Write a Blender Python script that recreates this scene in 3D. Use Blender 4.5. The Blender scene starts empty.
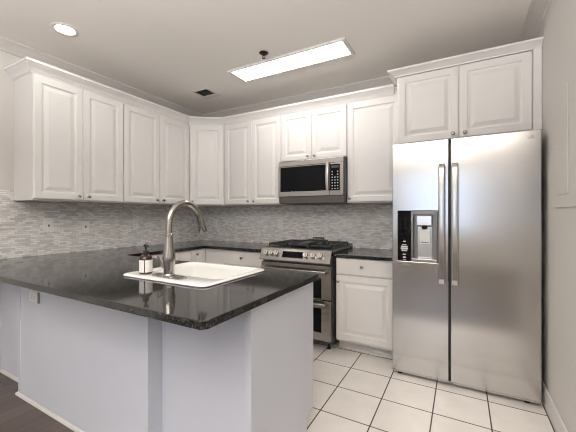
import bpy, bmesh, math, random
from mathutils import Vector, Matrix
random.seed(4)
C = bpy.context.scene.collection
PI = math.pi

# ------------------------------------------------------------------ camera, world, light, exposure
cam = bpy.data.objects.new('camera', bpy.data.cameras.new('camera'))
C.objects.link(cam)
cam.location = (0, 0, 1.25)
cam.rotation_euler = (PI/2, 0, math.radians(29.0))
cam.data.sensor_width = 36
cam.data.lens = 312/576*36
cam.data.shift_y = -1/576
cam.data.clip_start = 0.02
bpy.context.scene.camera = cam

SC = bpy.context.scene
SC.view_settings.view_transform = 'Standard'
SC.view_settings.look = 'None'
SC.view_settings.gamma = 1
SC.view_settings.use_curve_mapping = False
SC.view_settings.exposure = 0.03
SC.cycles.use_denoising = True
SC.cycles.max_bounces = 10
SC.cycles.diffuse_bounces = 6
SC.cycles.filter_width = 1.1
SC.cycles.sample_clamp_indirect = 6

world = bpy.data.worlds.new('world')
SC.world = world
world.use_nodes = True
wbg = world.node_tree.nodes['Background']
wbg.inputs['Color'].default_value = (0.66, 0.79, 1.0, 1)
wbg.inputs['Strength'].default_value = 3.2

LAMP = 14.5          # ceiling fixture
CAN = 40.0           # recessed can
DOWN = 8.0          # downlights added behind the camera


def area(name, loc, rot, sx, sy, power, col):
    l = bpy.data.lights.new(name, 'AREA')
    l.shape = 'RECTANGLE'; l.size = sx; l.size_y = sy; l.energy = power; l.color = col
    o = bpy.data.objects.new(name, l); C.objects.link(o)
    o.location = loc; o.rotation_euler = rot
    return o


# daylight entering through the two openings of the rear wall (portals sample the world there)
for i, (x0, x1, z0, z1) in enumerate(((-1.20, 0.12, 0.85, 2.35),)):
    p = area('daylight_portal', ((x0+x1)/2, -3.62, (z0+z1)/2), (PI/2, 0, PI), x1-x0, z1-z0, 1, (1, 1, 1))
    p.data.cycles.is_portal = True
# unseen downlights, added behind the camera to brighten the interior
for x, y in ((-0.5, -0.6), (-0.5, -2.4)):
    area('added_downlight', (x, y, 2.645), (0, 0, 0), 0.16, 0.16, DOWN, (1.0, 0.96, 0.92))

# unseen uplight, added behind the camera to bounce light off the ceiling
UP = area('added_uplight', (-0.5, -1.1, 1.80), (PI, 0, 0), 0.5, 0.5, 330, (1.0, 0.975, 0.945))

# ------------------------------------------------------------------ materials
MATS = {}


def mat(name, col, rough=0.5, metal=0.0, **kw):
    m = bpy.data.materials.new(name); m.use_nodes = True
    b = m.node_tree.nodes['Principled BSDF']
    b.inputs['Base Color'].default_value = (*col, 1)
    b.inputs['Roughness'].default_value = rough
    b.inputs['Metallic'].default_value = metal
    for k, v in kw.items():
        b.inputs[k.replace('_', ' ')].default_value = v
    MATS[name] = m
    return m


def nd(m, t, **kw):
    n = m.node_tree.nodes.new(t)
    for k, v in kw.items():
        if k in n.inputs.keys() if hasattr(n.inputs, 'keys') else False:
            n.inputs[k].default_value = v
        else:
            setattr(n, k, v)
    return n


def ln(m, a, b):
    m.node_tree.links.new(a, b)


def bsdf(m):
    return m.node_tree.nodes['Principled BSDF']


def mottle(m, c1, c2, scale, bump=0.0, detail=3, stretch=(1, 1, 1), rough=None):
    """noise between two close colours (and a faint bump) on a paint or stone"""
    tc = nd(m, 'ShaderNodeTexCoord'); mp = nd(m, 'ShaderNodeMapping')
    mp.inputs['Scale'].default_value = stretch
    no = nd(m, 'ShaderNodeTexNoise'); no.inputs['Scale'].default_value = scale; no.inputs['Detail'].default_value = detail
    mx = nd(m, 'ShaderNodeMix'); mx.data_type = 'RGBA'
    mx.inputs[6].default_value = (*c1, 1); mx.inputs[7].default_value = (*c2, 1)
    ln(m, tc.outputs['Object'], mp.inputs['Vector']); ln(m, mp.outputs['Vector'], no.inputs['Vector'])
    ln(m, no.outputs['Fac'], mx.inputs[0]); ln(m, mx.outputs[2], bsdf(m).inputs['Base Color'])
    if bump:
        bp = nd(m, 'ShaderNodeBump'); bp.inputs['Strength'].default_value = bump; bp.inputs['Distance'].default_value = 0.002
        ln(m, no.outputs['Fac'], bp.inputs['Height']); ln(m, bp.outputs['Normal'], bsdf(m).inputs['Normal'])
    if rough:
        mr = nd(m, 'ShaderNodeMapRange')
        mr.inputs['To Min'].default_value = rough[0]; mr.inputs['To Max'].default_value = rough[1]
        ln(m, no.outputs['Fac'], mr.inputs['Value']); ln(m, mr.outputs['Result'], bsdf(m).inputs['Roughness'])


M_CAB = mat('cabinet_white_paint', (0.76, 0.74, 0.72), 0.38)
mottle(M_CAB, (0.70, 0.68, 0.66), (0.72, 0.70, 0.68), 9)
M_PEN = mat('peninsula_white_daylit', (0.76, 0.75, 0.745), 0.5)
mottle(M_PEN, (0.60, 0.62, 0.69), (0.62, 0.64, 0.71), 6)  # white paint with the blue of the window daylight mixed into its colour
M_WALL = mat('wall_greige_paint', (0.6, 0.58, 0.55), 0.75)
mottle(M_WALL, (0.60, 0.577, 0.55), (0.62, 0.597, 0.57), 30, 0.05)
M_CEIL = mat('ceiling_paint', (0.78, 0.745, 0.705), 0.85)
mottle(M_CEIL, (0.82, 0.785, 0.745), (0.83, 0.795, 0.755), 40, 0.05)
M_TRIM = mat('trim_white_paint', (0.66, 0.64, 0.62), 0.45)
mottle(M_TRIM, (0.65, 0.63, 0.61), (0.67, 0.65, 0.63), 12)
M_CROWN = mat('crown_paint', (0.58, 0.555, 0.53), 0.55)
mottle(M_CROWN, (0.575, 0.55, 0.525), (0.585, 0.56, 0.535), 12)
M_TOE = mat('toe_kick_paint', (0.55, 0.53, 0.51), 0.6)
mottle(M_TOE, (0.54, 0.52, 0.50), (0.56, 0.54, 0.52), 12)
M_PLAST = mat('white_plastic', (0.78, 0.77, 0.75), 0.35)
mottle(M_PLAST, (0.77, 0.76, 0.74), (0.79, 0.78, 0.76), 20)
M_SLOT = mat('dark_slot', (0.05, 0.05, 0.05), 0.6)
mottle(M_SLOT, (0.045, 0.045, 0.045), (0.055, 0.055, 0.055), 20)
M_GREY = mat('grey_plastic', (0.20, 0.20, 0.20), 0.5)
mottle(M_GREY, (0.19, 0.19, 0.19), (0.21, 0.21, 0.21), 20)
M_SINK = mat('white_enamel', (0.86, 0.85, 0.83), 0.12)
mottle(M_SINK, (0.855, 0.845, 0.825), (0.865, 0.855, 0.835), 8)


def steel(name, col, r0, r1, aniso, stretch):
    m = mat(name, col, r0, 1.0, Anisotropic=aniso)
    tc = nd(m, 'ShaderNodeTexCoord'); mp = nd(m, 'ShaderNodeMapping'); mp.inputs['Scale'].default_value = stretch
    no = nd(m, 'ShaderNodeTexNoise'); no.inputs['Scale'].default_value = 1; no.inputs['Detail'].default_value = 2
    mr = nd(m, 'ShaderNodeMapRange'); mr.inputs['To Min'].default_value = r0; mr.inputs['To Max'].default_value = r1
    ln(m, tc.outputs['Object'], mp.inputs['Vector']); ln(m, mp.outputs['Vector'], no.inputs['Vector'])
    ln(m, no.outputs['Fac'], mr.inputs['Value']); ln(m, mr.outputs['Result'], bsdf(m).inputs['Roughness'])
    if aniso:
        tg = nd(m, 'ShaderNodeTangent'); tg.direction_type = 'RADIAL'; tg.axis = 'Z'
        ln(m, tg.outputs['Tangent'], bsdf(m).inputs['Tangent'])
    return m


M_STEEL = steel('brushed_stainless', (0.55, 0.535, 0.515), 0.15, 0.24, 0.7, (3, 3, 400))
M_RANGE = steel('range_stainless', (0.42, 0.40, 0.38), 0.16, 0.24, 0.0, (6, 6, 300))
M_SATIN = steel('satin_nickel', (0.62, 0.60, 0.57), 0.2, 0.28, 0.0, (8, 8, 8))
M_FAUCET = steel('brushed_nickel', (0.40, 0.375, 0.345), 0.16, 0.22, 0.0, (8, 8, 8))
M_DSTEEL = steel('dark_stainless', (0.30, 0.29, 0.28), 0.3, 0.4, 0.0, (6, 6, 300))
M_NICHE = steel('niche_grey', (0.19, 0.18, 0.17), 0.3, 0.4, 0.0, (6, 6, 6))
M_KNOB = steel('pewter_knob', (0.42, 0.40, 0.38), 0.22, 0.32, 0.0, (60, 60, 60))
M_BLKGL = mat('black_glass', (0.006, 0.006, 0.007), 0.06, Specular_IOR_Level=0.07)
mottle(M_BLKGL, (0.005, 0.005, 0.006), (0.007, 0.007, 0.008), 3)
M_BLK = mat('black_enamel', (0.012, 0.012, 0.012), 0.3)
mottle(M_BLK, (0.010, 0.010, 0.010), (0.014, 0.014, 0.014), 14)
M_IRON = mat('cast_iron', (0.02, 0.02, 0.02), 0.5)
mottle(M_IRON, (0.015, 0.015, 0.015), (0.03, 0.03, 0.03), 60, 0.3)
M_BODY = mat('dark_grey_cabinet_metal', (0.06, 0.06, 0.06), 0.45)
mottle(M_BODY, (0.055, 0.055, 0.055), (0.065, 0.065, 0.065), 20)
M_AMBER = mat('amber_glass', (0.025, 0.008, 0.004), 0.06)
mottle(M_AMBER, (0.022, 0.007, 0.003), (0.03, 0.010, 0.004), 8)
M_PAPER = mat('white_paper', (0.80, 0.79, 0.77), 0.6)
mottle(M_PAPER, (0.78, 0.77, 0.75), (0.82, 0.81, 0.79), 40)
M_ICON = mat('printed_pale_grey', (0.55, 0.55, 0.55), 0.5)
mottle(M_ICON, (0.53, 0.53, 0.53), (0.57, 0.57, 0.57), 20)
M_BRONZE = mat('dark_bronze', (0.06, 0.045, 0.035), 0.4, 0.8)
mottle(M_BRONZE, (0.05, 0.04, 0.03), (0.07, 0.05, 0.04), 40)


def emit(name, col, s):
    m = mat(name, (0.8, 0.8, 0.8), 0.5)
    bsdf(m).inputs['Emission Color'].default_value = (*col, 1)
    bsdf(m).inputs['Emission Strength'].default_value = s
    return m


M_LAMP = emit('lamp_diffuser', (1.0, 0.975, 0.945), LAMP)
M_CANL = emit('can_lens', (1.0, 0.96, 0.91), CAN)

# granite: black ground with grey and brown crystals
M_GRAN = mat('black_granite', (0.012, 0.012, 0.012), 0.07)
m = M_GRAN
tc = nd(m, 'ShaderNodeTexCoord')
vo = nd(m, 'ShaderNodeTexVoronoi'); vo.inputs['Scale'].default_value = 170
no = nd(m, 'ShaderNodeTexNoise'); no.inputs['Scale'].default_value = 90; no.inputs['Detail'].default_value = 4
r1 = nd(m, 'ShaderNodeValToRGB')
r1.color_ramp.elements[0].position = 0.0; r1.color_ramp.elements[0].color = (0.008, 0.008, 0.008, 1)
r1.color_ramp.elements[1].position = 1.0; r1.color_ramp.elements[1].color = (0.036, 0.034, 0.031, 1)
e = r1.color_ramp.elements.new(0.62); e.color = (0.012, 0.012, 0.011, 1)
e = r1.color_ramp.elements.new(0.80); e.color = (0.022, 0.021, 0.019, 1)
sep = nd(m, 'ShaderNodeSeparateColor')
ln(m, tc.outputs['Object'], vo.inputs['Vector']); ln(m, vo.outputs['Color'], sep.inputs['Color'])
ln(m, sep.outputs[0], r1.inputs['Fac']); ln(m, r1.outputs['Color'], bsdf(m).inputs['Base Color'])
bsdf(m).inputs['Specular IOR Level'].default_value = 0.38


def brick(name, axes, w, h, offset, mortar, c1, c2, cm, org, rough, rough_m, spread=0.0, bump=0.4, spec=0.5):
    m = mat(name, c1, rough)
    tc = nd(m, 'ShaderNodeTexCoord'); sx = nd(m, 'ShaderNodeSeparateXYZ'); cx = nd(m, 'ShaderNodeCombineXYZ')
    ln(m, tc.outputs['Object'], sx.inputs[0])
    for i in range(2):
        a = nd(m, 'ShaderNodeMath'); a.operation = 'SUBTRACT'; a.inputs[1].default_value = org[i]
        ln(m, sx.outputs[axes[i]], a.inputs[0]); ln(m, a.outputs[0], cx.inputs[i])
    b = nd(m, 'ShaderNodeTexBrick'); b.offset = offset; b.squash = 1
    b.inputs['Scale'].default_value = 1; b.inputs['Brick Width'].default_value = w; b.inputs['Row Height'].default_value = h
    b.inputs['Mortar Size'].default_value = mortar; b.inputs['Mortar Smooth'].default_value = 0.1
    b.inputs['Color1'].default_value = (*c1, 1); b.inputs['Color2'].default_value = (*c2, 1); b.inputs['Mortar'].default_value = (*cm, 1)
    ln(m, cx.outputs[0], b.inputs['Vector'])
    no = nd(m, 'ShaderNodeTexNoise'); no.inputs['Scale'].default_value = 7; no.inputs['Detail'].default_value = 5
    ln(m, tc.outputs['Object'], no.inputs['Vector'])
    mr = nd(m, 'ShaderNodeMapRange'); mr.inputs['To Min'].default_value = 1-spread; mr.inputs['To Max'].default_value = 1+spread
    ln(m, no.outputs['Fac'], mr.inputs['Value'])
    mm = nd(m, 'ShaderNodeVectorMath'); mm.operation = 'SCALE'
    ln(m, b.outputs['Color'], mm.inputs[0]); ln(m, mr.outputs['Result'], mm.inputs['Scale'])
    ln(m, mm.outputs[0], bsdf(m).inputs['Base Color'])
    rr = nd(m, 'ShaderNodeMapRange'); rr.inputs['To Min'].default_value = rough; rr.inputs['To Max'].default_value = rough_m
    ln(m, b.outputs['Fac'], rr.inputs['Value']); ln(m, rr.outputs['Result'], bsdf(m).inputs['Roughness'])
    bp = nd(m, 'ShaderNodeBump'); bp.invert = True; bp.inputs['Strength'].default_value = bump; bp.inputs['Distance'].default_value = 0.002
    ln(m, b.outputs['Fac'], bp.inputs['Height']); ln(m, bp.outputs['Normal'], bsdf(m).inputs['Normal'])
    bsdf(m).inputs['Specular IOR Level'].default_value = spec
    return m


M_FLOORT = brick('cream_floor_tile', (0, 1), 0.315, 0.315, 0.0, 0.0042, (0.73, 0.69, 0.645), (0.78, 0.74, 0.695),
                 (0.075, 0.055, 0.042), (-0.157-0.315*20, 2.48-0.315*20), 0.28, 0.7, 0.10)
M_MOSL = brick('mosaic_tile_left', (1, 2), 0.052, 0.0165, 0.37, 0.0011, (0.52, 0.505, 0.485), (0.88, 0.865, 0.845),
               (0.42, 0.41, 0.395), (-1, 0.895), 0.10, 0.6, 0.12)
M_MOSB = brick('mosaic_tile_back', (0, 2), 0.052, 0.0165, 0.37, 0.0011, (0.52, 0.505, 0.485), (0.88, 0.865, 0.845),
               (0.42, 0.41, 0.395), (-4, 0.895), 0.10, 0.6, 0.12)
M_WOOD = brick('dark_wood_plank', (1, 0), 1.4, 0.13, 0.42, 0.0012, (0.046, 0.034, 0.028), (0.080, 0.061, 0.050),
               (0.012, 0.009, 0.008), (-6, -5), 0.35, 0.6, 0.2)
m = M_WOOD   # grain along the planks
wn = nd(m, 'ShaderNodeTexNoise'); wn.inputs['Scale'].default_value = 1; wn.inputs['Detail'].default_value = 6
wm = nd(m, 'ShaderNodeMapping'); wm.inputs['Scale'].default_value = (60, 4, 1)
wt = nd(m, 'ShaderNodeTexCoord'); ln(m, wt.outputs['Object'], wm.inputs['Vector']); ln(m, wm.outputs['Vector'], wn.inputs['Vector'])
for n_ in m.node_tree.nodes:
    if n_.type == 'MAP_RANGE' and abs(n_.inputs['To Max'].default_value-1.2) < 1e-4:
        n_.inputs['To Min'].default_value = 0.45; n_.inputs['To Max'].default_value = 1.6
        ln(m, wn.outputs['Fac'], n_.inputs['Value'])


# ------------------------------------------------------------------ mesh helpers
class MB:
    def __init__(self):
        self.bm = bmesh.new()

    def box(self, x0, x1, y0, y1, z0, z1, b=0.0, seg=2):
        t = bmesh.new()
        bmesh.ops.create_cube(t, size=1)
        for v in t.verts:
            v.co = ((x0+x1)/2+v.co.x*(x1-x0), (y0+y1)/2+v.co.y*(y1-y0), (z0+z1)/2+v.co.z*(z1-z0))
        if b:
            bmesh.ops.bevel(t, geom=t.edges[:], offset=b, segments=seg, affect='EDGES', profile=0.5)
        self.join(t)
        return self

    def join(self, t, M=None):
        if M is not None:
            bmesh.ops.transform(t, matrix=M, verts=t.verts)
        me = bpy.data.meshes.new('tmp'); t.to_mesh(me); t.free()
        self.bm.from_mesh(me); bpy.data.meshes.remove(me)

    def prism(self, pts, z0, z1):
        t = bmesh.new()
        lo = [t.verts.new((x, y, z0)) for x, y in pts]; hi = [t.verts.new((x, y, z1)) for x, y in pts]
        n = len(pts)
        t.faces.new(lo); t.faces.new(hi)
        for i in range(n):
            t.faces.new((lo[i], lo[(i+1) % n], hi[(i+1) % n], hi[i]))
        bmesh.ops.recalc_face_normals(t, faces=t.faces)
        self.join(t)
        return self

    def prism_x(self, pts, x0, x1):
        """polygon in (y, z) run along x"""
        t = bmesh.new()
        lo = [t.verts.new((x0, y, z)) for y, z in pts]; hi = [t.verts.new((x1, y, z)) for y, z in pts]
        n = len(pts)
        t.faces.new(lo); t.faces.new(hi)
        for i in range(n):
            t.faces.new((lo[i], lo[(i+1) % n], hi[(i+1) % n], hi[i]))
        bmesh.ops.recalc_face_normals(t, faces=t.faces)
        self.join(t)
        return self

    def rings(self, rings, cap0=True, cap1=True):
        t = bmesh.new()
        vs = [[t.verts.new(p) for p in r] for r in rings]
        n = len(rings[0])
        for a, b in zip(vs, vs[1:]):
            for i in range(n):
                t.faces.new((a[i], a[(i+1) % n], b[(i+1) % n], b[i]))
        if cap0: t.faces.new(vs[0])
        if cap1: t.faces.new(vs[-1])
        bmesh.ops.recalc_face_normals(t, faces=t.faces)
        self.join(t)
        return self

    def lathe(self, prof, M=None, n=24):
        """(r, z) profile turned about z, then moved by M"""
        rs = []
        for r, z in prof:
            r = max(r, 1e-5)
            rs.append([Vector((r*math.cos(2*PI*i/n), r*math.sin(2*PI*i/n), z)) for i in range(n)])
        if M is not None:
            rs = [[M @ p for p in r] for r in rs]
        return self.rings(rs)

    def tube(self, path, rad, n=14, flat=1.0):
        path = [Vector(p) for p in path]
        if not isinstance(rad, (list, tuple)): rad = [rad]*len(path)
        T = [(path[min(i+1, len(path)-1)]-path[max(i-1, 0)]).normalized() for i in range(len(path))]
        u = T[0].orthogonal().normalized()
        if abs(T[0].z) > 0.9: u = Vector((1, 0, 0))
        rs = []
        for p, t, r in zip(path, T, rad):
            u = (u-t*u.dot(t)).normalized(); w = t.cross(u)
            rs.append([p+u*r*math.cos(2*PI*i/n)+w*r*flat*math.sin(2*PI*i/n) for i in range(n)])
        return self.rings(rs)

    def sweep(self, prof, path):
        """(out, z) profile along a plan path, mitred; 'out' is to the right of the path"""
        P = [Vector((x, y)) for x, y in path]
        rs = []
        for i, p in enumerate(P):
            ns = []
            if i > 0: d = (P[i]-P[i-1]).normalized(); ns.append(Vector((d.y, -d.x)))
            if i < len(P)-1: d = (P[i+1]-P[i]).normalized(); ns.append(Vector((d.y, -d.x)))
            m_ = sum(ns, Vector((0, 0))).normalized(); k = 1/m_.dot(ns[0])
            rs.append([(p.x+m_.x*k*o, p.y+m_.y*k*o, z) for o, z in prof])
        return self.rings(rs)

    def plate(self, outer, hole, w0, w1, f, bev=0.0):
        """polygon with an optional hole, thickness w0..w1, mapped by f(u, v, w)"""
        t = bmesh.new()
        for loop in ([outer, hole] if hole else [outer]):
            vs = [t.verts.new((u, v, 0)) for u, v in loop]
            for i in range(len(vs)): t.edges.new((vs[i], vs[(i+1) % len(vs)]))
        bmesh.ops.triangle_fill(t, edges=t.edges[:], use_beauty=True)
        bmesh.ops.dissolve_limit(t, angle_limit=0.01, verts=t.verts[:], edges=[e for e in t.edges if len(e.link_faces) == 2])
        fs = t.faces[:]
        r = bmesh.ops.extrude_face_region(t, geom=fs)
        nv = [g for g in r['geom'] if isinstance(g, bmesh.types.BMVert)]
        for v in nv: v.co.z = 1
        bmesh.ops.recalc_face_normals(t, faces=t.faces)
        for v in t.verts: v.co.z = w1 if v.co.z > 0.5 else w0
        if bev:
            t.normal_update()
            es = [e for e in t.edges if len(e.link_faces) == 2 and e.link_faces[0].normal.angle(e.link_faces[1].normal) > 1.0
                  and abs(e.verts[0].co.z-e.verts[1].co.z) < 1e-6]
            bmesh.ops.bevel(t, geom=es, offset=bev, segments=3, affect='EDGES', profile=0.5)
        for v in t.verts: v.co = f(*v.co)
        bmesh.ops.recalc_face_normals(t, faces=t.faces)
        self.join(t)
        return self

    def build(self, name, m, parent=None, smooth=None, loc=None, rot=None):
        me = bpy.data.meshes.new(name)
        self.bm.to_mesh(me); self.bm.free()
        me.materials.append(m)
        o = bpy.data.objects.new(name, me); C.objects.link(o)
        if smooth is not None:
            me.polygons.foreach_set('use_smooth', [True]*len(me.polygons))
            me.set_sharp_from_angle(angle=math.radians(smooth))
        if parent: o.parent = parent
        if loc: o.location = loc
        if rot: o.rotation_euler = rot
        return o


def thing(name, label, cat, loc=(0, 0, 0), rotz=0, group=None):
    o = bpy.data.objects.new(name, None); C.objects.link(o)
    o.empty_display_size = 0.1
    o.location = loc; o.rotation_euler = (0, 0, rotz)
    o['label'] = label; o['category'] = cat
    if group: o['group'] = group
    return o


def tag(o, label, cat, group=None):
    o['label'] = label; o['category'] = cat
    if group: o['group'] = group
    return o


def struct(name, mb, m, smooth=None):
    o = mb.build(name, m, None, smooth); o['kind'] = 'structure'
    return o


def rrect(x0, x1, y0, y1, r, n=6):
    pts = []
    for cx, cy, a in ((x1-r, y1-r, 0), (x0+r, y1-r, 90), (x0+r, y0+r, 180), (x1-r, y0+r, 270)):
        for i in range(n+1):
            t = math.radians(a+90*i/n); pts.append((cx+r*math.cos(t), cy+r*math.sin(t)))
    return pts


XY = lambda u, v, w: Vector((u, v, w))
XZ = lambda u, v, w: Vector((u, w, v))

# ------------------------------------------------------------------ the room
XL, XR, YB, YR, ZC = -3.24, 0.49, 3.325, -3.6, 2.655
WT = 0.12
XO, YO = 1.75, 1.40          # right of the camera the room widens in front of the short right wall
struct('floor', MB().box(XL-WT, XO+WT, 1.072, YB+WT, -0.1, 0), M_FLOORT)
struct('floor_wood', MB().box(XL-WT, XO+WT, YR-WT, 1.072, -0.1, 0), M_WOOD)
struct('ceiling', MB().box(XL-WT, XO+WT, YR-WT, YB+WT, ZC, ZC+0.1), M_CEIL)
struct('wall_left', MB().box(XL-WT, XL, YR-WT, YB+WT, 0, ZC), M_WALL)
struct('wall_back', MB().box(XL, XR, YB, YB+WT, 0, ZC), M_WALL)
struct('wall_right', MB().box(XR, XO, YO, YB+WT, 0, ZC), M_WALL)
struct('wall_side', MB().box(XO, XO+WT, YR-WT, YB+WT, 0, ZC), M_WALL)
rw = MB()
for a in ((XL, -1.20, 0, ZC), (0.12, XO, 0, ZC), (-1.20, 0.12, 0, 0.85), (-1.20, 0.12, 2.35, ZC)):
    rw.box(a[0], a[1], YR-WT, YR, a[2], a[3])
struct('wall_rear', rw, M_WALL)

# crown moulding where walls meet the ceiling (three runs, mitred in the corners)
CR = [(0, ZC), (0.085, ZC), (0.085, ZC-0.012), (0.072, ZC-0.02), (0.058, ZC-0.028), (0.032, ZC-0.055), (0.018, ZC-0.064),
      (0.014, ZC-0.076), (0, ZC-0.082)]
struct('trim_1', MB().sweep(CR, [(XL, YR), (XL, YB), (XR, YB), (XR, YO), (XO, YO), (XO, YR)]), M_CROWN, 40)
BB = [(0, 0), (0.014, 0), (0.014, 0.085), (0.011, 0.095), (0.011, 0.103), (0.006, 0.113), (0, 0.115)]
struct('baseboard_right', MB().sweep(BB, [(XR, YB-0.002), (XR, YO), (XO, YO), (XO, YR)]), M_TRIM, 40)
struct('baseboard_left', MB().sweep(BB, [(XL, YR), (XL, 1.06)]), M_TRIM, 40)

# mosaic backsplash on two walls
ZT = 0.896
bs = MB().box(XL+0.0005, XL+0.009, 0.2, YB-0.001, ZT, 1.366)
bs.box(XL+0.0005, XL+0.009, 0.2, 1.155, 1.366, 1.455)
tag(bs.build('backsplash', M_MOSL), 'white glass mosaic tile backsplash on the left wall above the long black counter', 'backsplash')
bs = MB().box(XL+0.010, -0.475, YB-0.009, YB-0.0005, ZT, 1.366)
tag(bs.build('backsplash', M_MOSB), 'white glass mosaic tile backsplash on the back wall behind the range', 'backsplash')

# ------------------------------------------------------------------ cabinets


def door_mesh(w, h, raised=True):
    """raised-panel door, 0..w by 0..h, back at y=0, face at y=-0.02"""
    if raised:
        s = [(0, 0), (0, -0.015), (0.002, -0.018), (0.006, -0.020), (0.052, -0.020), (0.056, -0.0185), (0.060, -0.012), (0.068, -0.0105),
             (0.074, -0.0105), (0.098, -0.0175), (0.102, -0.019)]
    else:
        s = [(0, 0), (0, -0.014), (0.003, -0.018), (0.009, -0.020)]
    return MB().rings([[(a, y, a), (w-a, y, a), (w-a, y, h-a), (a, y, h-a)] for a, y in s])


KNOB_ME = None


def knob(parent, x, z, y=-0.02):
    global KNOB_ME
    if KNOB_ME is None:
        k = MB().lathe([(0.0085, 0), (0.0085, 0.002), (0.0055, 0.005), (0.0055, 0.013), (0.013, 0.018), (0.0145, 0.022), (0.013, 0.026), (0.006, 0.029), (0, 0.0295)],
                       Matrix.Rotation(PI/2, 4, 'X'), 16)
        o = k.build('knob', M_KNOB, parent, 40); KNOB_ME = o.data
    else:
        o = bpy.data.objects.new('knob', KNOB_ME); C.objects.link(o); o.parent = parent
    o.location = (x, y, z)
    return o


def add_door(t, x0, x1, z0, z1, kx=None, kz=None, raised=True, name='door', m=None):
    d = door_mesh(x1-x0, z1-z0, raised).build(name, m or M_CAB, t, loc=(x0, 0, z0))
    if kx is not None: knob(d, kx-x0, kz-z0)
    return d


def upper(label, loc, rot, w, d, h, doors, group, ztop=None):
    t = thing('wall_cabinet', label, 'cabinet', loc, rot, group)
    MB().box(0.0008, w-0.0008, 0, d, 0, h).build('carcass', M_CAB, t)
    for a in doors: add_door(t, *a)
    return t


ZU, HU = 1.368, 1.03            # upper cabinets
XF = -2.92                      # carcass face of the left run
DZ0, DZ1 = 0.010, 0.982
GRP = 'white raised-panel wall cabinets'
q = PI/2
w = 0.746
upper('white two-door wall cabinet at the left end of the left wall run', (XF, 1.157, ZU), q, w, 0.318, HU,
      [(0.004, 0.367, DZ0, DZ1, 0.328, 0.045), (0.370, w-0.005, DZ0, DZ1, 0.410, 0.045)], GRP)
w = 0.855
upper('white two-door wall cabinet on the left wall next to the angled corner cabinet', (XF, 1.903, ZU), q, w, 0.318, HU,
      [(0.005, 0.416, DZ0, DZ1, 0.377, 0.045), (0.419, w-0.006, DZ0, DZ1, 0.458, 0.045)], GRP)
# angled corner cabinet
cl = Vector((-2.92, 2.759)); cr = Vector((-2.575, 3.01))
t = thing('wall_cabinet', 'angled one-door white wall cabinet filling the corner between the walls', 'cabinet', (cl.x, cl.y, ZU), 0, GRP)
pts = [(0, 0), (cr.x-cl.x, cr.y-cl.y), (cr.x-cl.x, 3.323-cl.y), (-0.318, 3.323-cl.y), (-0.318, 0)]
MB().prism(pts, 0, HU).build('carcass', M_CAB, t)
dv = cr-cl; L = dv.length; ang = math.atan2(dv.y, dv.x)
d_ = door_mesh(L-0.03, DZ1-DZ0).build('door', M_CAB, t, loc=(dv.normalized().x*0.015, dv.normalized().y*0.015, DZ0), rot=(0, 0, ang))
knob(d_, 0.035, 0.040)
YF = 3.01
x0 = -2.574; w = -1.749-x0
upper('white two-door wall cabinet between the corner cabinet and the microwave', (x0, YF, ZU), 0, w, 0.313, HU,
      [(0.022, 0.426, DZ0, DZ1, 0.386, 0.045), (0.429, w-0.005, DZ0, DZ1, 0.468, 0.045)], GRP)
x0 = -1.748; w = -0.991-x0
upper('short white two-door wall cabinet directly above the microwave', (x0, YF, 1.832), 0, w, 0.313, ZU+HU-1.832,
      [(0.005, 0.372, 0.006, DZ1-0.464, 0.334, 0.04), (0.375, w-0.005, 0.006, DZ1-0.464, 0.412, 0.04)], GRP)
x0 = -0.990; w = -0.472-x0
upper('white one-door wall cabinet between the microwave and the refrigerator', (x0, YF, ZU), 0, w, 0.313, HU,
      [(0.005, w-0.006, DZ0, DZ1, 0.035, 0.045)], GRP)
# cornice along the tops of the run
CC = [(0, 2.362), (0.004, 2.362), (0.006, 2.372), (0.012, 2.376), (0.016, 2.386), (0.030, 2.404), (0.046, 2.416), (0.052, 2.424), (0.058, 2.426),
      (0.058, 2.444), (0, 2.444)]
co = MB().sweep([(o+0.001, z) for o, z in CC], [(XL+0.001, 1.157), (XF, 1.157), (XF, cl.y), (cr.x, YF), (-0.536, YF)]).build('cabinet_cornice', M_CAB, None, 30)
tag(co, 'white stepped cornice along the tops of the left and back wall cabinets', 'cornice')
# cabinet above the refrigerator
YFR = 2.74
x0 = -0.470; w = 0.488-x0
t = thing('wall_cabinet', 'deep white two-door wall cabinet above the refrigerator', 'cabinet', (x0, YFR, 1.838), 0, GRP)
MB().box(0, w, 0, 0.583, 0, 0.60).build('carcass', M_CAB, t)
add_door(t, 0.012, 0.455, 0.004, 0.556, 0.418, 0.037)
add_door(t, 0.458, 0.905, 0.004, 0.556, 0.497, 0.037)
MB().box(0.909, w-0.001, -0.018, 0, 0, 0.60, 0.002).build('filler_strip', M_CAB, t)
CF = [(o, z-1.838+0.004+0.008*(z < 2.40)) for o, z in CC]
CF = [(0, 0.562), (0.020, 0.562), (0.022, 0.570), (0.030, 0.576), (0.048, 0.592), (0.060, 0.598), (0.066, 0.602), (0.066, 0.616), (0, 0.616)]
MB().sweep(CF, [(0, 0.27), (0, 0), (w, 0)]).build('cornice', M_CAB, t, 30)

# base cabinets
ZB = 0.862


def base(label, loc, rot, w, d, fronts, m=M_CAB, group='white base cabinets', toe=0.10):
    t = thing('base_cabinet', label, 'cabinet', loc, rot, group)
    MB().box(0.0005, w-0.0005, 0, d, toe, ZB).build('carcass', m, t)
    MB().box(0.0005, w-0.0005, 0.075, d, 0.001, toe).build('toe_kick', M_TOE, t)
    MB().box(0.0005, w-0.0005, 0.062, 0.0745, 0.001, 0.018, 0.004).build('shoe_moulding', M_TRIM, t)
    for f in fronts:
        nm = 'drawer' if f[0] == 'drawer' else 'door'
        add_door(t, *f[1:7], raised=(nm == 'door'), name=nm)
    return t


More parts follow.
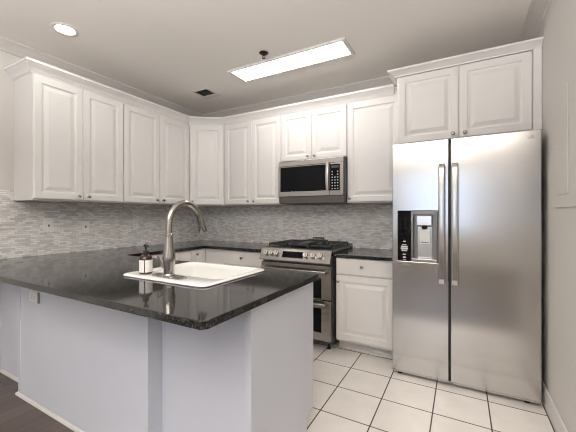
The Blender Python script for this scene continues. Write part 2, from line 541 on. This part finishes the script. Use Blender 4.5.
base('white base cabinet with one drawer and one door between range and refrigerator', (-1.004, 2.735, 0), 0, 0.520, 0.585,
     [('drawer', 0.003, 0.517, 0.712, 0.857, 0.243, 0.794), ('door', 0.003, 0.517, 0.118, 0.700, 0.028, 0.650)])
base('white base cabinet with drawer left of the range in the corner run', (-2.358, 2.74, 0), 0, 0.562, 0.580,
     [('drawer', 0.004, 0.556, 0.700, 0.856, 0.283, 0.785), ('door', 0.004, 0.279, 0.122, 0.688, 0.245, 0.648), ('door', 0.281, 0.556, 0.122, 0.688, 0.315, 0.648)])
# left run: end cabinet, drawer cabinet, corner
base('white base cabinet with a drawer under the left wall counter behind the faucet', (-2.64, 1.73, 0), q, 0.785, 0.598,
     [('drawer', 0.004, 0.780, 0.700, 0.856, 0.47, 0.80), ('door', 0.004, 0.391, 0.122, 0.688, 0.357, 0.648), ('door', 0.394, 0.780, 0.122, 0.688, 0.43, 0.648)])
t = base('white corner base cabinet with a narrow door where the counters meet', (-2.64, 2.516, 0), q, 0.222, 0.598,
         [('door', 0.003, 0.218, 0.122, 0.856, 0.07, 0.805)])
MB().box(0.222, 0.805, 0, 0.598, 0.001, ZB).build('blind_corner', M_CAB, t)
MB().box(0.222, 0.2405, -0.280, -0.0005, 0.1, ZB).build('filler_strip', M_CAB, t)

# ------------------------------------------------------------------ peninsula
PX1 = -0.775                                    # end face
PYB, PYF, PYP = 1.078, 1.690, 0.996             # back face, kitchen face, front of the projecting panel
t = thing('kitchen_peninsula', 'white panelled peninsula cabinet carrying the black counter with the sink', 'cabinet', (-1.7, 1.35, 0))
ox, oy = -1.7, 1.35
sh = MB()
sh.box(-2.638-ox, PX1-ox, PYB-oy, PYB+0.02-oy, 0.0, ZB)                 # back sheet
sh.box(XL+0.002-ox, -2.6385-ox, 1.073-oy, 1.728-oy, 0.0, ZB)            # blind end against the wall
sh.box(-2.638-ox, -2.62-ox, PYB+0.02-oy, PYF-oy, 0.1, ZB)
sh.box(-2.62-ox, PX1-0.02-ox, PYF-0.02-oy, PYF-oy, 0.1, ZB)             # kitchen side
sh.box(-2.62-ox, PX1-0.02-ox, PYB+0.02-oy, PYF-0.02-oy, 0.1, 0.12)      # bottom
sh.box(-2.62-ox, PX1-0.02-ox, PYF-0.075-oy, PYF-0.06-oy, 0.001, 0.1)    # recessed toe
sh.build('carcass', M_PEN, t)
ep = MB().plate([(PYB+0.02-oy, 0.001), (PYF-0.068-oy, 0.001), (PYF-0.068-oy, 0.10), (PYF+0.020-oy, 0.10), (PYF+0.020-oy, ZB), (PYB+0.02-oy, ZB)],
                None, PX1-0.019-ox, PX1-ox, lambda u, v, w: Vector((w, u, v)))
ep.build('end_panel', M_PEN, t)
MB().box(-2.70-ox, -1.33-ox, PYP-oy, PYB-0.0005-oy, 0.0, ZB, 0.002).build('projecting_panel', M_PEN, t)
# slim trims: corner posts and shoe mouldings
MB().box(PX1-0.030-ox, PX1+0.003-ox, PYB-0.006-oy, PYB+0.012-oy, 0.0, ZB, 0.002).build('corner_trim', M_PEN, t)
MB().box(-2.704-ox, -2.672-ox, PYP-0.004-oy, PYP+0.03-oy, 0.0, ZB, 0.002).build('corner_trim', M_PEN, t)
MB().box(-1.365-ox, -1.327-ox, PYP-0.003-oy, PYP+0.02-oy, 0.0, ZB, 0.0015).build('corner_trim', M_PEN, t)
SHOE = [(0, 0.0), (0.014, 0.0), (0.012, 0.009), (0.009, 0.014), (0.003, 0.018), (0, 0.018)]
MB().sweep(SHOE, [(XL+0.016-ox, 1.073-oy), (-2.70-ox, 1.073-oy)]).build('shoe_moulding', M_TRIM, t, 40)
MB().sweep(SHOE, [(-2.704-ox, 1.0725-oy), (-2.704-ox, PYP-0.004-oy), (-1.327-ox, PYP-0.004-oy), (-1.327-ox, PYB-oy), (PX1-ox, PYB-0.006-oy)]).build('shoe_moulding', M_TRIM, t, 40)
# sink-side doors of the peninsula (kitchen side)
for i, (a, b) in enumerate(((-2.60, -2.20), (-2.195, -1.80), (-1.79, -1.43), (-1.425, -1.07), (-1.06, -0.80))):
    dd = door_mesh(b-a, 0.72).build('door', M_CAB, t, loc=(b-ox, PYF-oy, 0.12), rot=(0, 0, PI))
    knob(dd, 0.04 if i % 2 == 0 else b-a-0.04, 0.66)

# ------------------------------------------------------------------ counters
ZK0, ZK1 = 0.864, 0.895
ch = 0.028
outer = [(XL+0.010, 0.768), (-0.745-ch, 0.768)]
for i in range(1, 6):
    a = -PI/2+PI/2*i/6; outer.append((-0.745-ch+ch*math.cos(a), 0.768+ch+ch*math.sin(a)))
outer += [(-0.745, 0.768+ch), (-0.745, 1.72), (-2.605, 1.72), (-2.605, 2.685), (-1.795, 2.685), (-1.795, YB-0.010), (XL+0.010, YB-0.010)]
hole = rrect(-1.720, -1.110, 1.140, 1.660, 0.04)
k = MB().plate(outer, hole, ZK0, ZK1, XY, 0.0035).build('countertop', M_GRAN, None)
tag(k, 'polished black granite worktop of the peninsula continuing along the left wall to the range', 'countertop')
k = MB().plate([(-1.006, 2.70), (-0.482, 2.70), (-0.482, YB-0.010), (-1.006, YB-0.010)], None, ZK0, ZK1, XY, 0.0035).build('countertop', M_GRAN, None)
tag(k, 'small black granite worktop between the range and the refrigerator', 'countertop')

# ------------------------------------------------------------------ sink, faucet, soap
SX0, SX1, SY0, SY1 = -1.745, -1.085, 1.118, 1.685
t = thing('kitchen_sink', 'white drop-in sink set in the black peninsula counter', 'sink', ((SX0+SX1)/2, (SY0+SY1)/2, 0.8955))
cx, cy, cz = (SX0+SX1)/2, (SY0+SY1)/2, 0.8955


def rr(i, z, r, front=0.0):
    return [(x-cx, y-cy, z) for x, y in rrect(SX0+i, SX1-i, SY0+i+front, SY1-i, r, 7)]


MB().rings([rr(0.030, -0.03, 0.03), rr(0.030, 0.0, 0.03), rr(0.003, 0.0, 0.045), rr(0, 0.004, 0.045), rr(0.004, 0.010, 0.043), rr(0.012, 0.0125, 0.04),
            rr(0.030, 0.0115, 0.05, 0.115), rr(0.038, 0.006, 0.055, 0.115), rr(0.044, -0.02, 0.055, 0.115), rr(0.055, -0.17, 0.06, 0.115),
            rr(0.075, -0.19, 0.06, 0.115), rr(0.20, -0.195, 0.04, 0.115)], cap0=False).build('basin', M_SINK, t, 50)
MB().lathe([(0.045, 0.0), (0.045, 0.003), (0.036, 0.004), (0.030, -0.004+0.005), (0, 0.001)], Matrix.Translation((0, 0.06, -0.1945))).build('drain', M_SATIN, t, 40)

fx, fy, fz = -1.405, 1.184, 0.9082
t = thing('kitchen_faucet', 'tall brushed nickel gooseneck faucet standing on the white sink rim', 'faucet', (fx, fy, fz))
ew = [[(x, y, z) for x, y in rrect(-0.125+i, 0.125-i, -0.030+i, 0.030-i, 0.0299-i, 8)] for i, z in ((0.002, 0.0), (0, 0.002), (0.0, 0.006), (0.006, 0.0095))]
MB().rings(ew).build('base_plate', M_FAUCET, t, 40)
MB().lathe([(0.030, 0.0092), (0.031, 0.014), (0.028, 0.020), (0.0285, 0.026), (0.029, 0.05), (0.033, 0.085), (0.0345, 0.105), (0.032, 0.130), (0.0255, 0.170), (0.0215, 0.205),
            (0.0205, 0.225), (0.0225, 0.228), (0.0225, 0.236), (0.0195, 0.240), (0.0175, 0.242)], n=28).build('body', M_FAUCET, t, 30)
R = 0.118
path = [(0, 0, 0.241), (0, 0, 0.26), (0, 0, 0.28)]
for i in range(1, 15):
    a = PI-(PI*0.93)*i/14
    path.append((0, R+R*math.cos(a), 0.293+R*math.sin(a)))
MB().tube(path, [0.0178]*3+[0.0175]*14, 18).build('spout', M_FAUCET, t, 40)
a = PI*0.07
e0 = Vector(path[-1]); dirn = (Vector(path[-1])-Vector(path[-2])).normalized()
e1 = e0+dirn*0.012; e2 = e0+dirn*0.075; e3 = e0+dirn*0.085
MB().tube([e0-dirn*0.004, e0+dirn*0.001, e1, e1+dirn*0.03, e2, e3], [0.0188, 0.0195, 0.0195, 0.021, 0.026, 0.0245], 18).build('spray_head', M_FAUCET, t, 40)
h = MB().tube([(-0.022, 0, 0.062), (-0.045, 0, 0.062), (-0.052, 0, 0.062)], [0.0185, 0.0175, 0.014], 16)
h.tube([(-0.042, 0, 0.064), (-0.055, 0.004, 0.078), (-0.085, 0.012, 0.094), (-0.115, 0.02, 0.102)], [0.010, 0.009, 0.007, 0.006], 12)
h.build('handle', M_FAUCET, t, 40)

t = thing('soap_dispenser', 'amber pump bottle with white label on the sink rim beside the faucet', 'soap bottle', (-1.610, 1.192, 0.9078))
MB().lathe([(0.030, 0), (0.0345, 0.003), (0.0355, 0.01), (0.0355, 0.088), (0.033, 0.098), (0.022, 0.110), (0.0145, 0.115), (0.014, 0.122)], n=28).build('bottle', M_AMBER, t, 40)
lb = MB()
for a0, a1 in ((-50, 38), (46, 134), (160, 290)):
    n = 14
    ins = [[(r_*math.cos(math.radians(a0-90+(a1-a0)*i/n)), r_*math.sin(math.radians(a0-90+(a1-a0)*i/n)), z) for i in range(n+1)] for r_, z in ((0.0356, 0.012), (0.0363, 0.012), (0.0363, 0.082), (0.0356, 0.082))]
    lb.rings([[ins[k_][i] for k_ in range(4)] for i in range(n+1)])
lb.build('label', M_PAPER, t, 40)
pm = MB().lathe([(0.0165, 0.116), (0.0165, 0.134), (0.012, 0.138), (0.0055, 0.139), (0.0055, 0.156), (0.012, 0.157), (0.013, 0.168), (0.010, 0.171), (0, 0.171)], n=20)
pm.tube([(0, 0, 0.164), (0.02, -0.006, 0.165), (0.036, -0.011, 0.162), (0.038, -0.0115, 0.156)], [0.006, 0.0055, 0.0045, 0.004], 10)
pm.build('pump', M_BLK, t, 40)

# ------------------------------------------------------------------ wall plates


def plate(label, loc, rot, w=0.07, h=0.115, kind='outlet'):
    """wall plate, face towards local -y"""
    t = thing('wall_outlet' if kind != 'switch' else 'light_switch', label, 'outlet' if kind != 'switch' else 'switch', loc, rot, 'wall plates on the mosaic')
    MB().box(-w/2, w/2, -0.006, 0, -h/2, h/2, 0.002).build('cover_plate', M_PLAST, t)
    if kind == 'switch':
        MB().box(-0.006, 0.006, -0.017, -0.0058, -0.008, 0.014, 0.002).build('toggle', M_GREY, t)
    else:
        for z in (-0.0195, 0.0195):
            r = MB().lathe([(0.0165, 0), (0.0165, 0.0018), (0.0155, 0.0024), (0, 0.0024)], Matrix.Translation((0, -0.0058, z)) @ Matrix.Rotation(PI/2, 4, 'X')).build('receptacle', M_PLAST, t, 40)
            s = MB()
            for dx in (-0.0055, 0.0055): s.box(dx-0.0011, dx+0.0011, -0.0088, -0.0081, z-0.002, z+0.006)
            s.box(-0.002, 0.002, -0.0088, -0.0081, z-0.009, z-0.006)
            s.build('slots', M_SLOT, r)
        MB().lathe([(0.003, 0), (0.003, 0.001), (0, 0.001)], Matrix.Translation((0, -0.0058, 0)) @ Matrix.Rotation(PI/2, 4, 'X'), 10).build('screw', M_GREY, t)
    return t


xt = XL+0.0092
plate('white switch plate on the left wall backsplash, nearest the left end of the counter', (xt, 1.402, 1.152), q, 0.082, 0.118, 'switch')
plate('white switch plate on the left wall mosaic, second from the left end', (xt, 1.716, 1.132), q, 0.075, 0.118, 'switch')
plate('white outlet on the left wall mosaic below the right half of the second cabinet', (xt, 2.257, 1.148), q)
plate('white outlet on the left wall mosaic just left of the faucet neck', (xt, 2.630, 1.139), q)
plate('white outlet on the back wall mosaic just right of the faucet spout', (-3.016+0.03, YB-0.0092, 1.138), 0)
plate('white outlet on the back wall mosaic just left of the range', (-1.947, YB-0.0092, 1.145), 0)
t = thing('wall_outlet', 'white horizontal outlet on the peninsula front just under the counter', 'outlet', (-2.478, PYP-0.0005, 0.708))
MB().box(-0.058, 0.058, -0.006, 0, -0.036, 0.036, 0.002).build('cover_plate', M_PLAST, t)
for x in (-0.0195, 0.0195):
    r = MB().lathe([(0.0165, 0), (0.0165, 0.0018), (0.0155, 0.0024), (0, 0.0024)], Matrix.Translation((x, -0.0058, 0)) @ Matrix.Rotation(PI/2, 4, 'X')).build('receptacle', M_PLAST, t, 40)
    s = MB()
    for dz in (-0.0055, 0.0055): s.box(x-0.002, x+0.006, -0.0088, -0.0081, dz-0.0011, dz+0.0011)
    s.build('slots', M_SLOT, r)
MB().box(0.061, 0.076, -0.010, 0, -0.036, 0.036, 0.003).build('grey_strip', M_GREY, t)  # thin grey strip standing beside the cover plate

# ------------------------------------------------------------------ refrigerator
RX0, RX1, RY = -0.474, 0.456, 2.557
t = thing('refrigerator', 'stainless steel side-by-side refrigerator with water dispenser against the right wall', 'refrigerator', (-0.01, 2.9, 0))
ox, oy = -0.01, 2.9


def F(x): return x-ox
def G(y): return y-oy


MB().box(F(RX0+0.004), F(RX1-0.004), G(2.625), G(3.318), 0.052, 1.785, 0.004).build('cabinet_body', M_BODY, t)
MB().box(F(RX0+0.01), F(RX1-0.01), G(2.624), G(2.66), 0.010, 0.0515).build('base_grille', M_SLOT, t)
for x in (RX0+0.05, RX1-0.07):
    MB().lathe([(0.018, 0.0), (0.018, 0.012), (0.010, 0.013), (0.010, 0.036)], Matrix.Translation((F(x), G(2.60), 0.0005))).build('foot', M_BLK, t, 40)
for x in (RX0+0.05, RX1-0.05):
    MB().box(F(x-0.03), F(x+0.03), G(2.60), G(2.70), 1.7855, 1.803, 0.004).build('hinge_cover', M_BODY, t)
DZ = (0.024, 1.806)
dth = (2.557, 2.620)
hx = (-0.433, -0.150, 0.893, 1.282)
fd = MB().plate(rrect(F(RX0), F(-0.0795), DZ[0], DZ[1], 0.006, 3), rrect(F(hx[0]), F(hx[1]), hx[2], hx[3], 0.008, 3), G(dth[0]), G(dth[1]), XZ, 0.004)
fd = fd.build('freezer_door', M_STEEL, t)
rd = MB().plate(rrect(F(-0.0640), F(RX1), DZ[0], DZ[1], 0.006, 3), None, G(dth[0]), G(dth[1]), XZ, 0.004).build('refrigerator_door', M_STEEL, t)
for par, x in ((fd, -0.122), (rd, -0.037)):
    y = G(2.500)
    hb = MB()
    prof = []
    zs = [(0.752, 0.010), (0.758, 0.004), (0.80, 0.0), (1.20, -0.002), (1.57, 0.0), (1.612, 0.004), (1.618, 0.010)]
    rs = []
    for z, dy in zs:
        rs.append([(F(x)+px, y+dy+py, z) for px, py in rrect(-0.021, 0.021, -0.009, 0.009, 0.007, 3)])
    hb.rings(rs)
    for z in (0.775, 1.595):
        hb.box(F(x)-0.012, F(x)+0.012, y+0.006, G(dth[0])+0.0005, z-0.018, z+0.018, 0.003)
    hb.build('handle', M_STEEL, par, 40)
# dispenser: black touch strip, grey niche, nozzle block, paddle with tag, tray
MB().box(F(-0.4325), F(-0.338), G(2.560), G(2.580), 0.8935, 1.2815, 0.002).build('touch_panel', M_BLKGL, fd)
for z, hw, hh in ((1.045, 0.010, 0.004), (1.02, 0.016, 0.003), (1.005, 0.024, 0.006), (0.990, 0.026, 0.007), (0.975, 0.020, 0.005), (0.945, 0.012, 0.004), (0.922, 0.010, 0.006), (0.902, 0.010, 0.003)):
    MB().box(F(-0.385-hw), F(-0.385+hw), G(2.5592), G(2.5599), z-hh, z+hh).build('icon', M_ICON, fd)
nb = MB()
nb.box(F(-0.337), F(-0.151), G(2.6120), G(2.6195), 0.894, 1.281)
nb.box(F(-0.337), F(-0.320), G(2.559), G(2.612), 0.894, 1.281, 0.002)
nb.box(F(-0.166), F(-0.151), G(2.559), G(2.612), 0.894, 1.281, 0.002)
nb.box(F(-0.320), F(-0.166), G(2.559), G(2.612), 1.252, 1.281, 0.002)
nb.build('niche', M_NICHE, fd)
MB().box(F(-0.298), F(-0.188), G(2.556), G(2.605), 1.170, 1.246, 0.006).build('nozzle_block', M_SATIN, fd)
MB().tube([(F(-0.243), G(2.585), 1.168), (F(-0.243), G(2.585), 1.14)], [0.022, 0.018]).build('nozzle', M_BLK, fd, 40)
MB().prism_x([(G(2.600), 1.160), (G(2.608), 1.160), (G(2.611), 0.92), (G(2.604), 0.92)], F(-0.292), F(-0.194)).build('paddle', M_SATIN, fd)
MB().box(F(-0.272), F(-0.205), G(2.575), G(2.577), 1.030, 1.145, 0.0005).build('paper_tag', M_PAPER, fd)
MB().box(F(-0.265), F(-0.212), G(2.5743), G(2.5749), 1.036, 1.046).build('printed_line', M_GREY, fd)
MB().box(F(-0.334), F(-0.154), G(2.553), G(2.611), 0.8945, 0.918, 0.004).build('drip_tray', M_STEEL, fd)
MB().box(F(-0.430), F(-0.340), G(2.5560), G(2.5569), 0.862, 0.876).build('name_strip', M_DSTEEL, fd)


def text(s, name, size, M, m, parent):
    cu = bpy.data.curves.new(name, 'FONT'); cu.body = s; cu.size = size; cu.align_x = 'CENTER'; cu.extrude = 0.0004
    tmp = bpy.data.objects.new(name, cu); C.objects.link(tmp)
    dg = bpy.context.evaluated_depsgraph_get()
    me = bpy.data.meshes.new_from_object(tmp.evaluated_get(dg)); bpy.data.objects.remove(tmp)
    me.transform(M); me.materials.clear(); me.materials.append(m)
    o = bpy.data.objects.new(name, me); C.objects.link(o); o.parent = parent
    return o


text('LG', 'logo', 0.030, Matrix.Translation((F(0.400), G(2.5565), 1.752)) @ Matrix.Rotation(PI/2, 4, 'X'), M_GREY, rd)

# ------------------------------------------------------------------ range
GX0, GX1 = -1.774, -1.014   # drawn about -1.394, the thing itself stands 16 mm further left
t = thing('gas_range', 'stainless steel double-oven gas range under the microwave', 'range', (-1.410, 2.98, 0))
ox, oy = -1.394, 2.98
MB().box(F(GX0), F(GX1), G(2.70), G(3.312), 0.06, 0.905, 0.003).build('body', M_BODY, t)
MB().box(F(GX0-0.003), F(GX1+0.003), G(2.715), G(3.312), 0.9055, 0.922, 0.004).build('cooktop', M_DSTEEL, t)
MB().box(F(GX0+0.03), F(GX1-0.03), G(2.75), G(3.27), 0.9205, 0.925, 0.002).build('burner_well', M_BLK, t)
MB().box(F(GX0), F(GX1), G(3.275), G(3.312), 0.9222, 0.945, 0.004).build('rear_vent_trim', M_DSTEEL, t)
for x in (GX0+0.05, GX1-0.05):
    for y in (2.74, 3.26):
        MB().lathe([(0.02, 0.0), (0.02, 0.01), (0.012, 0.012), (0.012, 0.061)], Matrix.Translation((F(x), G(y), 0.0005)), 16).build('foot', M_BLK, t, 40)
# slanted control panel
cp = MB().prism_x([(G(2.632), 0.802), (G(2.628), 0.812), (G(2.680), 0.914), (G(2.690), 0.921), (G(2.714), 0.921), (G(2.714), 0.802)], F(GX0), F(GX1)).build('control_panel', M_RANGE, t)
sl = math.atan2(0.052, 0.102)
def onpanel(x, s, out=0.0):            # s = 0..1 up the slanted face; local z of the frame points out of the face
    p = Vector((F(x), G(2.628+0.052*s), 0.812+0.102*s))
    Rm = Matrix.Rotation(PI/2-sl, 4, 'X')
    return Matrix.Translation(p) @ Rm @ Matrix.Translation((0, 0, out))
d_ = MB(); tb = bmesh.new(); bmesh.ops.create_cube(tb, size=1)
for v in tb.verts: v.co = (v.co.x*0.225, v.co.y*0.062, v.co.z*0.004)
d_.join(tb, onpanel(-1.405, 0.53, 0.001)); d_.build('display', M_BLKGL, cp)
text('LG', 'logo', 0.018, onpanel(-1.395, 0.03, 0.0004), M_SATIN, cp)
for x in (-1.706, -1.644, -1.582, -1.262, -1.188, -1.114):
    kb = MB().lathe([(0.030, 0), (0.030, 0.003), (0.0275, 0.005), (0.0265, 0.024), (0.0245, 0.028), (0, 0.0285)], onpanel(x, 0.55, 0.0), 20).build('knob', M_SATIN, cp, 35)
    tb = bmesh.new(); bmesh.ops.create_cube(tb, size=1)
    for v in tb.verts: v.co = (v.co.x*0.010, v.co.y*0.048, v.co.z*0.010)
    d_ = MB(); d_.join(tb, onpanel(x, 0.55, 0.030)); d_.build('knob', M_SATIN, cp)
# oven doors
def oven(name, z0, z1, wz0, wz1, hz):
    d = MB().plate(rrect(F(GX0+0.003), F(GX1-0.003), z0, z1, 0.004, 2), rrect(F(GX0+0.095), F(GX1-0.095), wz0, wz1, 0.006, 2), G(2.660), G(2.699), XZ, 0.003).build(name, M_RANGE, t)
    MB().box(F(GX0+0.094), F(GX1-0.094), G(2.664), G(2.672), wz0-0.001, wz1+0.001).build('window', M_BLKGL, d)
    hb = MB()
    rs = []
    for i in range(13):
        s = -1+2*i/12
        bow = -0.016*(1-s*s)
        rs.append([(F(-1.394)+s*0.345, G(2.612)+bow+py, hz+pz) for py, pz in rrect(-0.010, 0.010, -0.014, 0.014, 0.008, 3)])
    hb.rings(rs)
    for s in (-1, 1): hb.box(F(-1.394)+s*0.330-0.014, F(-1.394)+s*0.330+0.014, G(2.615), G(2.6605), hz-0.014, hz+0.014, 0.003)
    hb.build('handle', M_RANGE, d, 40)
    return d


oven('upper_oven_door', 0.470, 0.780, 0.478, 0.665, 0.725)
oven('lower_oven_door', 0.092, 0.462, 0.165, 0.388, 0.432)
# burners and grates
for bx_, by_, r_ in ((-1.63, 2.87, 0.045), (-1.63, 3.14, 0.036), (-1.16, 2.87, 0.050), (-1.16, 3.14, 0.036)):
    MB().lathe([(r_, 0), (r_, 0.012), (r_*0.8, 0.014), (r_*0.8, 0.022), (r_*0.7, 0.025), (0, 0.025)], Matrix.Translation((F(bx_), G(by_), 0.9252)), 20).build('burner', M_IRON, t, 40)
for x0_, x1_ in ((GX0+0.035, -1.522), (-1.266, GX1-0.035)):
    g = MB(); a, b, c_, d_ = F(x0_), F(x1_), G(2.755), G(3.262); z0, z1 = 0.944, 0.962
    for y in (c_, (c_+d_)/2-0.006, d_-0.012): g.box(a, b, y, y+0.012, z0, z1, 0.002)
    for x in (a, b-0.012): g.box(x, x+0.012, c_, d_, z0, z1, 0.002)
    for x in (a+(b-a)*0.27, a+(b-a)*0.5, a+(b-a)*0.73):
        for y0_, y1_ in ((c_, c_+0.085), (c_+0.155, c_+0.33), (d_-0.085, d_)): g.box(x-0.005, x+0.005, y0_, y1_, z0, z1+0.002, 0.002)
    for y in (c_+0.12, d_-0.12):
        g.box(a, a+0.075, y-0.005, y+0.005, z0, z1+0.002, 0.002); g.box(b-0.075, b, y-0.005, y+0.005, z0, z1+0.002, 0.002)
    for x in (a, b-0.012):
        for y in (c_, d_-0.012): g.box(x, x+0.012, y, y+0.012, 0.9252, z0, 0.002)
    g.build('grate', M_IRON, t)
g = MB(); a, b, c_, d_ = F(-1.512), F(-1.276), G(2.765), G(3.262)
g.box(a, b, c_, d_, 0.940, 0.958, 0.006)
for x in (a, b-0.014): g.box(x, x+0.014, c_, d_, 0.956, 0.974, 0.004)
for y in (c_, d_-0.014): g.box(a, b, y, y+0.014, 0.956, 0.974, 0.004)
g.tube([(a+0.05, d_-0.01, 0.965), (a+0.055, d_-0.008, 0.992), (b-0.055, d_-0.008, 0.992), (b-0.05, d_-0.01, 0.965)], 0.008, 10)
for x in (a+0.01, b-0.03):
    for y in (c_+0.01, d_-0.03): g.box(x, x+0.02, y, y+0.02, 0.9252, 0.942)
g.build('griddle', M_IRON, t)

# ------------------------------------------------------------------ microwave
MX0, MX1 = -1.742, -0.992
t = thing('microwave', 'stainless over-the-range microwave mounted above the gas range', 'microwave', (-1.367, 3.1, 1.372))
ox, oy, oz = -1.367, 3.1, 1.372
MB().box(F(MX0), F(MX1), G(2.955), G(3.315), 0, 0.456, 0.004).build('body', M_BODY, t)
MB().prism_x([(G(2.926), 0.070), (G(2.9545), 0.070), (G(2.9545), 0.004), (G(2.946), 0.004)], F(MX0+0.002), F(MX1-0.012)).build('lower_vent', M_DSTEEL, t)
MB().box(F(MX0+0.002), F(MX1-0.012), G(2.924), G(2.9545), 0.398, 0.452, 0.003).build('top_trim', M_RANGE, t)
d = MB().plate(rrect(F(MX0+0.002), F(-1.148), 0.074, 0.395, 0.004, 2), rrect(F(-1.714), F(-1.186), 0.126, 0.385, 0.006, 2), G(2.920), G(2.954), XZ, 0.003).build('door', M_RANGE, t)
MB().box(F(-1.715), F(-1.185), G(2.923), G(2.932), 0.125, 0.386).build('window', M_BLKGL, d)
rs = []
for i in range(13):
    s = -1+2*i/12
    rs.append([(F(-1.158)+px, G(2.893)-0.012*(1-s*s)+py, 0.265+s*0.140) for px, py in rrect(-0.016, 0.016, -0.007, 0.007, 0.006, 3)])
hb = MB().rings(rs)
for s in (-1, 1): hb.box(F(-1.158)-0.012, F(-1.158)+0.012, G(2.894), G(2.9205), 0.265+s*0.128-0.012, 0.265+s*0.128+0.012, 0.003)
hb.build('handle', M_STEEL, d, 40)
c = MB().box(F(-1.146), F(MX1-0.012), G(2.920), G(2.954), 0.074, 0.395, 0.003).build('control_panel', M_RANGE, t)
MB().box(F(-1.138), F(-1.038), G(2.9180), G(2.9215), 0.122, 0.382, 0.001).build('keypad', M_BLKGL, c)
MB().box(F(-1.126), F(-1.050), G(2.9168), G(2.9178), 0.345, 0.370).build('clock_display', M_SLOT, c)
for r_ in range(7):
    for k_ in range(3):
        if (r_ in (5, 6)) and k_ == 1: continue
        x = -1.116+0.028*k_; z = 0.140+0.028*r_
        MB().box(F(x-0.0065), F(x+0.0065), G(2.9168), G(2.9178), z-0.005, z+0.005).build('button', M_ICON, c)

# ------------------------------------------------------------------ ceiling
t = thing('ceiling_light', 'long rectangular white fluorescent ceiling light with glowing diffuser', 'ceiling light', (-1.39, 2.50, ZC))
LX, LY = 0.590, 0.135
fr = MB()
fr.plate([(-LX, -LY), (LX, -LY), (LX, LY), (-LX, LY)], [(-LX+0.03, -LY+0.022), (LX-0.03, -LY+0.022), (LX-0.03, LY-0.022), (-LX+0.03, LY-0.022)], -0.022, -0.0005, XY, 0.005)
fr.build('frame', M_TRIM, t)
MB().box(-LX+0.028, LX-0.028, -LY+0.020, LY-0.020, -0.017, -0.008).build('diffuser', M_LAMP, t)
t = thing('recessed_light', 'round recessed can light in the ceiling above the left cabinets', 'ceiling light', (-2.622, 1.248, ZC))
MB().rings([[(r_*math.cos(2*PI*i/32), r_*math.sin(2*PI*i/32), z) for i in range(32)] for r_, z in ((0.088, -0.0005), (0.088, -0.005), (0.082, -0.008), (0.066, -0.006), (0.060, -0.002), (0.060, -0.0005))], False, False).build('trim_ring', M_TRIM, t, 40)
MB().lathe([(0.062, -0.0006), (0.062, -0.004), (0.04, -0.006), (0, -0.007)], n=32).build('lens', M_CANL, t, 40)
t = thing('air_vent', 'square ceiling air vent with dark louvers above the cabinet corner', 'vent', (-2.565, 2.69, ZC))
MB().plate([(-0.122, -0.122), (0.122, -0.122), (0.122, 0.122), (-0.122, 0.122)], [(-0.092, -0.100), (0.092, -0.100), (0.092, 0.050), (-0.092, 0.050)], -0.010, -0.0005, XY, 0.003).build('frame', M_TRIM, t)
MB().box(-0.093, 0.093, -0.101, 0.051, -0.003, -0.001).build('duct_opening', M_SLOT, t)
for i in range(5):
    y = -0.081+0.028*i
    MB().prism_x([(y-0.010, -0.009), (y-0.008, -0.010), (y+0.008, -0.0035), (y+0.006, -0.003)], -0.091, 0.091).build('louver', M_BODY, t)
MB().box(-0.003, 0.003, -0.099, 0.049, -0.0105, -0.0095).build('cross_bar', M_GREY, t)
t = thing('fire_sprinkler', 'small dark bronze fire sprinkler head on the ceiling beside the fluorescent light', 'sprinkler', (-1.494, 2.262, ZC))
MB().lathe([(0.040, -0.0005), (0.040, -0.004), (0.032, -0.010), (0.016, -0.014), (0.010, -0.016), (0.010, -0.0165)], n=24).build('escutcheon', M_BRONZE, t, 40)
s = MB().lathe([(0.009, -0.0165), (0.009, -0.026), (0.005, -0.028), (0.005, -0.030)], n=14)
for a in (0, PI):
    s.tube([(0.008*math.cos(a), 0, -0.024), (0.014*math.cos(a), 0, -0.034), (0.004*math.cos(a), 0, -0.046)], 0.0025, 8)
s.build('frame_arms', M_BRONZE, t, 40)
MB().lathe([(0.006, -0.045), (0.015, -0.047), (0.015, -0.049), (0, -0.049)], n=16).build('deflector', M_BRONZE, t, 40)

# ------------------------------------------------------------------ breaker panel on the right wall
t = thing('electrical_panel', 'painted electrical breaker panel cover on the right wall beside the refrigerator', 'electrical panel', (XR, 2.17, 1.29), -PI/2)
# local x runs towards the camera (world -y), local -y points into the room
MB().plate([(-0.190, 0), (0.190, 0), (0.190, 0.685), (-0.190, 0.685)], None, -0.008, -0.0005, XZ, 0.003).build('cover', M_WALL, t)
dr = MB().plate([(-0.115, 0.070), (0.080, 0.070), (0.080, 0.645), (-0.115, 0.645)], None, -0.014, -0.0081, XZ, 0.002).build('door', M_WALL, t)
lt = MB().box(-0.105, -0.090, -0.019, -0.0142, 0.325, 0.365, 0.0015).build('latch', M_TRIM, dr)
